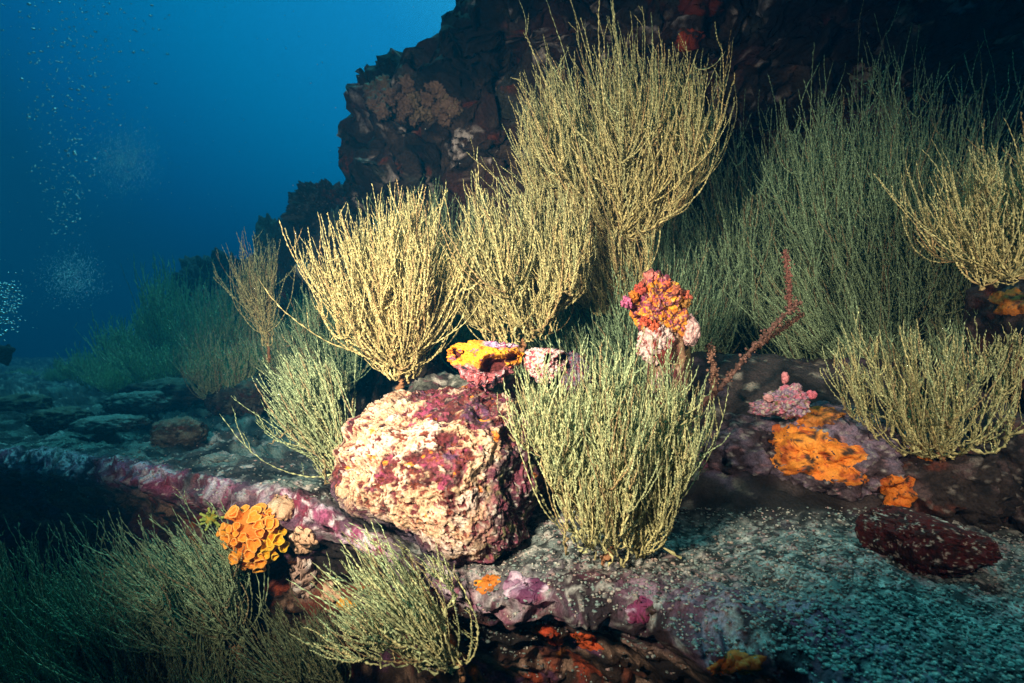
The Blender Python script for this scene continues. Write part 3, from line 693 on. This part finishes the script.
# shaded bushes in the hollow, shade put into their darker green
G2 = 'shaded green coral bushes in the cliff hollow'
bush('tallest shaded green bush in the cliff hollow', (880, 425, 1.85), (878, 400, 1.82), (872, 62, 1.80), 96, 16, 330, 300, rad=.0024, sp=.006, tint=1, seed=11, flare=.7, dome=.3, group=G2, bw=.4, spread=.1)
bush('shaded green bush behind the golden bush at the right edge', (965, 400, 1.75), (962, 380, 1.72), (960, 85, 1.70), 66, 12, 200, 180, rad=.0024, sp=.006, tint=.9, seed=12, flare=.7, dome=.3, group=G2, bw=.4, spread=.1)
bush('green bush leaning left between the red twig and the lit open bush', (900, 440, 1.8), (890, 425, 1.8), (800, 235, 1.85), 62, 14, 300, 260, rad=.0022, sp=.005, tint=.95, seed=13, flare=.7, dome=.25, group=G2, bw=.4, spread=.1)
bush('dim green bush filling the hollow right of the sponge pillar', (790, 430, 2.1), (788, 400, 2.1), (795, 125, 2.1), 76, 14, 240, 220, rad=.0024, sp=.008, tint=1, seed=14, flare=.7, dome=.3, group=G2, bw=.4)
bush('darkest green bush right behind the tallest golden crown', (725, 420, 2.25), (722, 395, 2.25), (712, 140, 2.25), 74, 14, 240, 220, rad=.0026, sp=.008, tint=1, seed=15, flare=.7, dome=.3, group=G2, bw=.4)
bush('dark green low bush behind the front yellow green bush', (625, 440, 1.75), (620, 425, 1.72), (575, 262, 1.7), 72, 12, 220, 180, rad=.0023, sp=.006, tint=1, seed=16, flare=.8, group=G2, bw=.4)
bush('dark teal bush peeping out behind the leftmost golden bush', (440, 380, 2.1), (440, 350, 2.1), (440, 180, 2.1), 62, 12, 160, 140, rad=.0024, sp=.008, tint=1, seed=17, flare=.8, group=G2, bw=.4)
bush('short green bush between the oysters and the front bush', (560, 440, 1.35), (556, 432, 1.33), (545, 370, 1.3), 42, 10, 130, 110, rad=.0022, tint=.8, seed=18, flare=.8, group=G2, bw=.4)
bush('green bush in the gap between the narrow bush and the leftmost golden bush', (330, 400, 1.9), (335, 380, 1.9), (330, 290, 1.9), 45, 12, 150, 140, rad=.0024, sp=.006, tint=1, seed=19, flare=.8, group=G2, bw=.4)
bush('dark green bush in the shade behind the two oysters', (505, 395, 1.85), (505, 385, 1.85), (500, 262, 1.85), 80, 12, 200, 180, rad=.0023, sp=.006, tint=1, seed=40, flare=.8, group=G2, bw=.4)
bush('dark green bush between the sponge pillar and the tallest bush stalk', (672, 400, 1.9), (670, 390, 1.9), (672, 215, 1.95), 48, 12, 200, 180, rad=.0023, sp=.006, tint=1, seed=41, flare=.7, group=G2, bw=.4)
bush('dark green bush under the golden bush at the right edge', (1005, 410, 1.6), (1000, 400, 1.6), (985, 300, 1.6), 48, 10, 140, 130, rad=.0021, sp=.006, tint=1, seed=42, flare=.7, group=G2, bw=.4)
# below the ledge, left
G3 = 'grey green bushes below the left ledge'
bush('grey green bush at the bottom left corner', (60, 760, 1.25), (55, 740, 1.25), (45, 545, 1.20), 66, 14, 300, 300, rad=.0024, sp=.005, tint=1, seed=20, group=G3, bw=.5, flare=.7, sweep=(-.08, 0, 0))
bush('grey green bush below the pink part of the ledge lip', (165, 730, 1.28), (160, 705, 1.27), (100, 530, 1.22), 66, 14, 320, 320, rad=.0024, sp=.005, tint=1, seed=21, group=G3, bw=.5, flare=.7, sweep=(-.08, 0, 0))
bush('grey green bush under the orange cup corals', (240, 665, 1.28), (232, 650, 1.27), (140, 528, 1.24), 50, 14, 260, 260, rad=.0023, sp=.005, tint=.95, seed=22, group=G3, bw=.5, flare=.7, sweep=(-.08, 0, 0))
bush('unlit brown green bush at the bottom edge below the peach sponges', (330, 735, 1.2), (322, 715, 1.2), (262, 610, 1.2), 62, 12, 180, 170, rad=.0022, sp=.005, tint=.8, seed=23, light_gain=.4, group=G3, bw=.5, flare=.8, sweep=(-.08, 0, 0))  # colour scaled down to paint in the lack of strobe light
bush('dark low bush at the bottom edge left of the drooping lit bush', (180, 770, 1.15), (178, 755, 1.15), (150, 640, 1.12), 80, 12, 200, 160, rad=.0022, sp=.005, tint=.8, seed=24, light_gain=.6, group=G3, bw=.5, flare=.8)  # also darkened in colour, as an unlit bush

# hazy background bushes (left), copies of three bushes, colour brightened to stand for haze light
G4 = 'hazy coral bushes far behind the left plateau'
protos = [bush('x', (300, 400, 3.2), (300, 392, 3.2), (300, 300, 3.2), 52, 12, 260, 220, rad=.0040, sp=.014, tint=.9, seed=30 + k, flare=.85, dome=.45, group=G4, bw=.4, stem_r=.01, wig=.07, light_gain=2.1) for k in range(3)]
bgs = [(190, 388, 3.7, 132, .85, 'tall hazy bush rising highest against the water at left'), (240, 390, 3.5, 110, 1., 'tall hazy bush just left of the narrow solitary bush'),
       (140, 392, 4.2, 85, 1.1, 'hazy bush left of the tallest hazy bush'), (100, 392, 4.6, 52, 1.4, 'low hazy bush at the left end of the hazy row'), (60, 386, 5.6, 22, 1.6, 'lowest hazy bush near the left edge'),
       (175, 398, 3.3, 62, 1.5, 'broad hazy bush in front of the tallest hazy bush'), (230, 408, 2.9, 78, 1.3, 'nearest hazy bush below the narrow solitary bush'), (295, 392, 2.9, 82, 1.2, 'hazy bush below the large dark far rock'),
       (330, 400, 2.6, 118, .9, 'shaded teal bush between the far rock and the leftmost golden bush'), (20, 384, 7., 16, 2.2, 'faintest hazy bush at the left edge'), (130, 398, 3.6, 40, 1.8, 'low broad hazy bush behind the wide slab'),
       (212, 380, 4.6, 112, .8, 'faint hazy bush behind the two tall hazy bushes')]
for i, (x, y, Yd, hpx, wf, lb) in enumerate(bgs):
    o = protos[i] if i < 3 else copy_tree(protos[i % 3])
    o.location = at(x, y, Yd); s_ = hpx * Yd / (100 * 3.2); o.scale = (s_ * wf, s_ * wf, s_); o.rotation_euler = (0, 0, i * 1.3); o['label'] = lb

# ------------------------------------------------------------------ red twig coral
pb = at(688, 418, 1.36)
t = empty('twig_coral', pb, 'bare reddish brown forked twig coral right of the sponge pillar', 'coral')
def twig(name, pts, Yd, r, col, seed):
    rs = np.random.default_rng(seed); pts = np.array([at(x, y, Yd + dy) for x, y, dy in pts]) - pb
    s = np.linspace(0, len(pts) - 1, 70); P_ = np.stack([np.interp(s, np.arange(len(pts)), pts[:, k]) for k in range(3)], 1)
    kk = np.ones(7) / 7; Pq = np.stack([np.convolve(np.pad(P_[:, k], 3, 'edge'), kk, 'valid') for k in range(3)], 1) + rs.normal(0, .0008, (70, 3))
    V, Q, c_ = tubes(Pq[None], np.array([r]), np.tile(col, (1, 70, 1)) * rs.uniform(.6, 1.4, (1, 70, 1)), 7, .22, .35, rs, .35)
    vs, qs, cs = [V], [Q], [c_]; o_ = len(V)
    U, Fc = ico(1); 
    mesh(name, V, Q, c_, M_CORAL, parent=t)
    vs, qs, cs, o_ = [], [], [], 0
    for k in range(190):
        p = Pq[rs.integers(2, 69)] + rs.normal(0, r * .9, 3); s1 = rs.uniform(.3, .75) * r
        vs.append(U * s1 + p); qs.append(Fc + o_); o_ += len(U); cs.append(np.tile(col * rs.uniform(.7, 1.9), (len(U), 1)))
    o = mesh('polyps', np.concatenate(vs), np.concatenate(qs), np.concatenate(cs), M_CORAL, parent=t); 
twig('branch', [(690, 416, 0), (722, 386, 0), (752, 348, .01), (778, 322, .02), (800, 300, .03)], 1.36, .0058, C(.13, .07, .055), 1)
twig('branch', [(790, 312, .02), (789, 285, .02), (785, 250, .02)], 1.37, .0046, C(.17, .075, .06), 2)
twig('branch', [(714, 392, 0), (714, 370, 0), (709, 344, 0)], 1.35, .005, C(.18, .10, .07), 3)
twig('branch', [(752, 350, .02), (780, 330, .03), (803, 314, .04)], 1.40, .0045, C(.12, .06, .04), 4)

# ------------------------------------------------------------------ dark fish at the left edge
p = at(0, 356, 2.6)
t = empty('fish', p, 'dark fish partly cut off by the left edge above the plateau', 'fish')
U, Fc = ico(4); P = U.copy(); P[:, 2] *= .55 + .45 * sm(-1, .3, -P[:, 0]); P = P * C(.17, .03, .062)
P[:, 2] += .03 * P[:, 0] / .17
mesh('body', P + C(-.10, 0, 0), Fc, np.tile(C(.02, .022, .025), (len(U), 1)), M_ROCK, parent=t)
sh = np.array([[0, 0, .02], [.06, 0, .055], [.075, 0, .03], [.072, 0, -.01], [.055, 0, -.045], [0, 0, -.02]])
sh = sh + C(.0, 0, .0); V = np.concatenate([sh + C(0, -.004, 0), sh + C(0, .004, 0)])
me = bpy.data.meshes.new('tail_fin'); me.from_pydata(V.tolist(), [], [list(range(6)), list(range(11, 5, -1))] + [[i, i + 6, (i + 1) % 6 + 6, (i + 1) % 6] for i in range(6)])
ca = me.color_attributes.new('Col', 'FLOAT_COLOR', 'POINT'); ca.data.foreach_set('color', np.tile([.02, .022, .025, 1], 12).astype(np.float32)); me.materials.append(M_ROCK)
o = bpy.data.objects.new('tail_fin', me); COL.objects.link(o); o.parent = t; o.location = (-.02, 0, .0)

# ------------------------------------------------------------------ rubble chips, bubbles, drifting specks
def cloud(name, pts, sizes, cols, mat, label, cat, sub=1, squash=None, kind='stuff', rs=rng):
    U, Fc = ico(sub); n = len(pts)
    if squash is None: S = np.ones((n, 1, 3))
    else: S = squash
    V = pts[:, None] + U[None] * sizes[:, None, None] * S
    Q = (Fc[None] + (np.arange(n) * len(U))[:, None, None]).reshape(-1, 3)
    c_ = np.repeat(cols[:, None], len(U), 1).reshape(-1, 3)
    o = mesh(name, V.reshape(-1, 3), Q, c_, mat, smooth=True); return tag(o, label, cat, kind=kind)
pts = []; nrm = []
def chips(n, x0, x1, y0, y1, s0, s1):
    ps, sz = [], []
    for _ in range(n):
        p, nn = hit(rng.uniform(x0, x1), rng.uniform(y0, y1))
        if p is not None and nn[2] > .6 and p[2] < -.1: ps.append(p); sz.append(rng.uniform(s0, s1) * rng.uniform(.5, 1))
    return ps, sz
DG = bpy.context.evaluated_depsgraph_get()
bvh_hit = ledge
def hit_ledge(x, y):
    d = Vector(((x - 512) / F, 1, (341.5 - y) / F)).normalized(); ok, loc, nor, _ = ledge.ray_cast(Vector((0, 0, 0)), d)
    if not ok: return None, None
    if nor.dot(d) > 0: nor = -nor
    return np.array(loc), np.array(nor)
hit = hit_ledge
a1, s1 = chips(15000, 420, 1060, 508, 720, .0010, .0042)
a2, s2 = chips(1500, 30, 360, 385, 500, .0015, .005)
ps = np.array(a1 + a2); sz = np.array(s1 + s2); n = len(ps)
pal = np.array([C(.46, .45, .40), C(.22, .28, .26), C(.10, .10, .10), C(.35, .25, .24), C(.22, .30, .28), C(.45, .36, .30), C(.05, .05, .05)])
cc = pal[rng.choice(7, n, p=[.17, .25, .15, .08, .2, .05, .10])]
cloud('rubble', ps + C(0, 0, .001), sz, cc, M_ROCK, 'small shell and coral rubble chips strewn over the reef top', 'rubble', 1, rng.uniform(.35, 1.5, (n, 1, 3)) * C(1.2, 1.2, .7))

M_BUB = plain_mat('bubble_film', (.85, .9, .95), .22, 40.); M_BUB.node_tree.nodes['Principled BSDF'].inputs['Metallic'].default_value = 1.0
M_SNOW = plain_mat('pale_specks', (.4, .42, .4), .6, 40.)
def bub(cx, cy, sx, sy, n, Yd, r0, r1, name, label, cat='bubbles', yw=.4):
    x = rng.normal(cx, sx, n); y = rng.normal(cy, sy, n); D = Yd + rng.normal(0, yw, n)
    P = np.array([at(a, b, c_) for a, b, c_ in zip(x, y, D)])
    return cloud(name, P, rng.uniform(r0, r1, n) ** 1, np.full((n, 3), .8), M_BUB, label, cat, 2, rng.uniform(.7, 1.2, (n, 1, 3)) * C(1.2, 1, .7))
bub(4, 305, 10, 16, 240, 3.2, .002, .009, 'bubbles', 'bright cluster of air bubbles at the left edge')
n = 1100; y = rng.uniform(-10, 235, n); x = 68 + rng.normal(0, 1, n) * (11 + (235 - y) * .13) + (y < 60) * rng.uniform(-10, 30, n)
P = np.array([at(a, b, c_) for a, b, c_ in zip(x, y, 4.5 + rng.normal(0, .5, n))])
cloud('bubbles', P, (.002 + .009 * rng.uniform(0, 1, n) ** 2.5), np.full((n, 3), .8), M_BUB, 'tall column of rising air bubbles at upper left', 'bubbles', 2, rng.uniform(.6, 1.3, (n, 1, 3)) * C(1.3, 1, .6))
bub(125, 160, 17, 16, 3800, 7.5, .002, .0065, 'bubbles', 'faint distant cloud of fine bubbles right of the bubble column')
bub(72, 277, 14, 12, 2600, 7., .002, .0065, 'bubbles', 'faint distant cloud of fine bubbles low in the water at left')
n = 420; x = rng.uniform(0, 460, n); y = rng.uniform(0, 400, n); D = rng.uniform(1.8, 5, n)
P = np.array([at(a, b, c_) for a, b, c_ in zip(x, y, D)])
cloud('drifting_specks', P, rng.uniform(.0006, .0015, n) * D ** .6, np.full((n, 3), .7), M_SNOW, 'tiny pale specks drifting in the blue water', 'specks', 1)

# ------------------------------------------------------------------ the water itself
bpy.ops.mesh.primitive_cube_add(size=1, location=(0, 8, 1.2)); hz = bpy.context.object; hz.name = 'haze'; hz.scale = (64, 66, 8.8)
hz.data.name = 'haze'; tag(hz, 'clear blue sea water around the whole reef', 'water', kind='stuff')
m = bpy.data.materials.new('sea_water'); m.use_nodes = True; N = m.node_tree.nodes; N.clear()
ou = N.new('ShaderNodeOutputMaterial'); pv = N.new('ShaderNodeVolumePrincipled')
pv.inputs['Color'].default_value = (.004, .18, .39, 1); pv.inputs['Density'].default_value = .062; pv.inputs['Anisotropy'].default_value = .2
m.node_tree.links.new(pv.outputs[0], ou.inputs['Volume']); hz.data.materials.append(m)
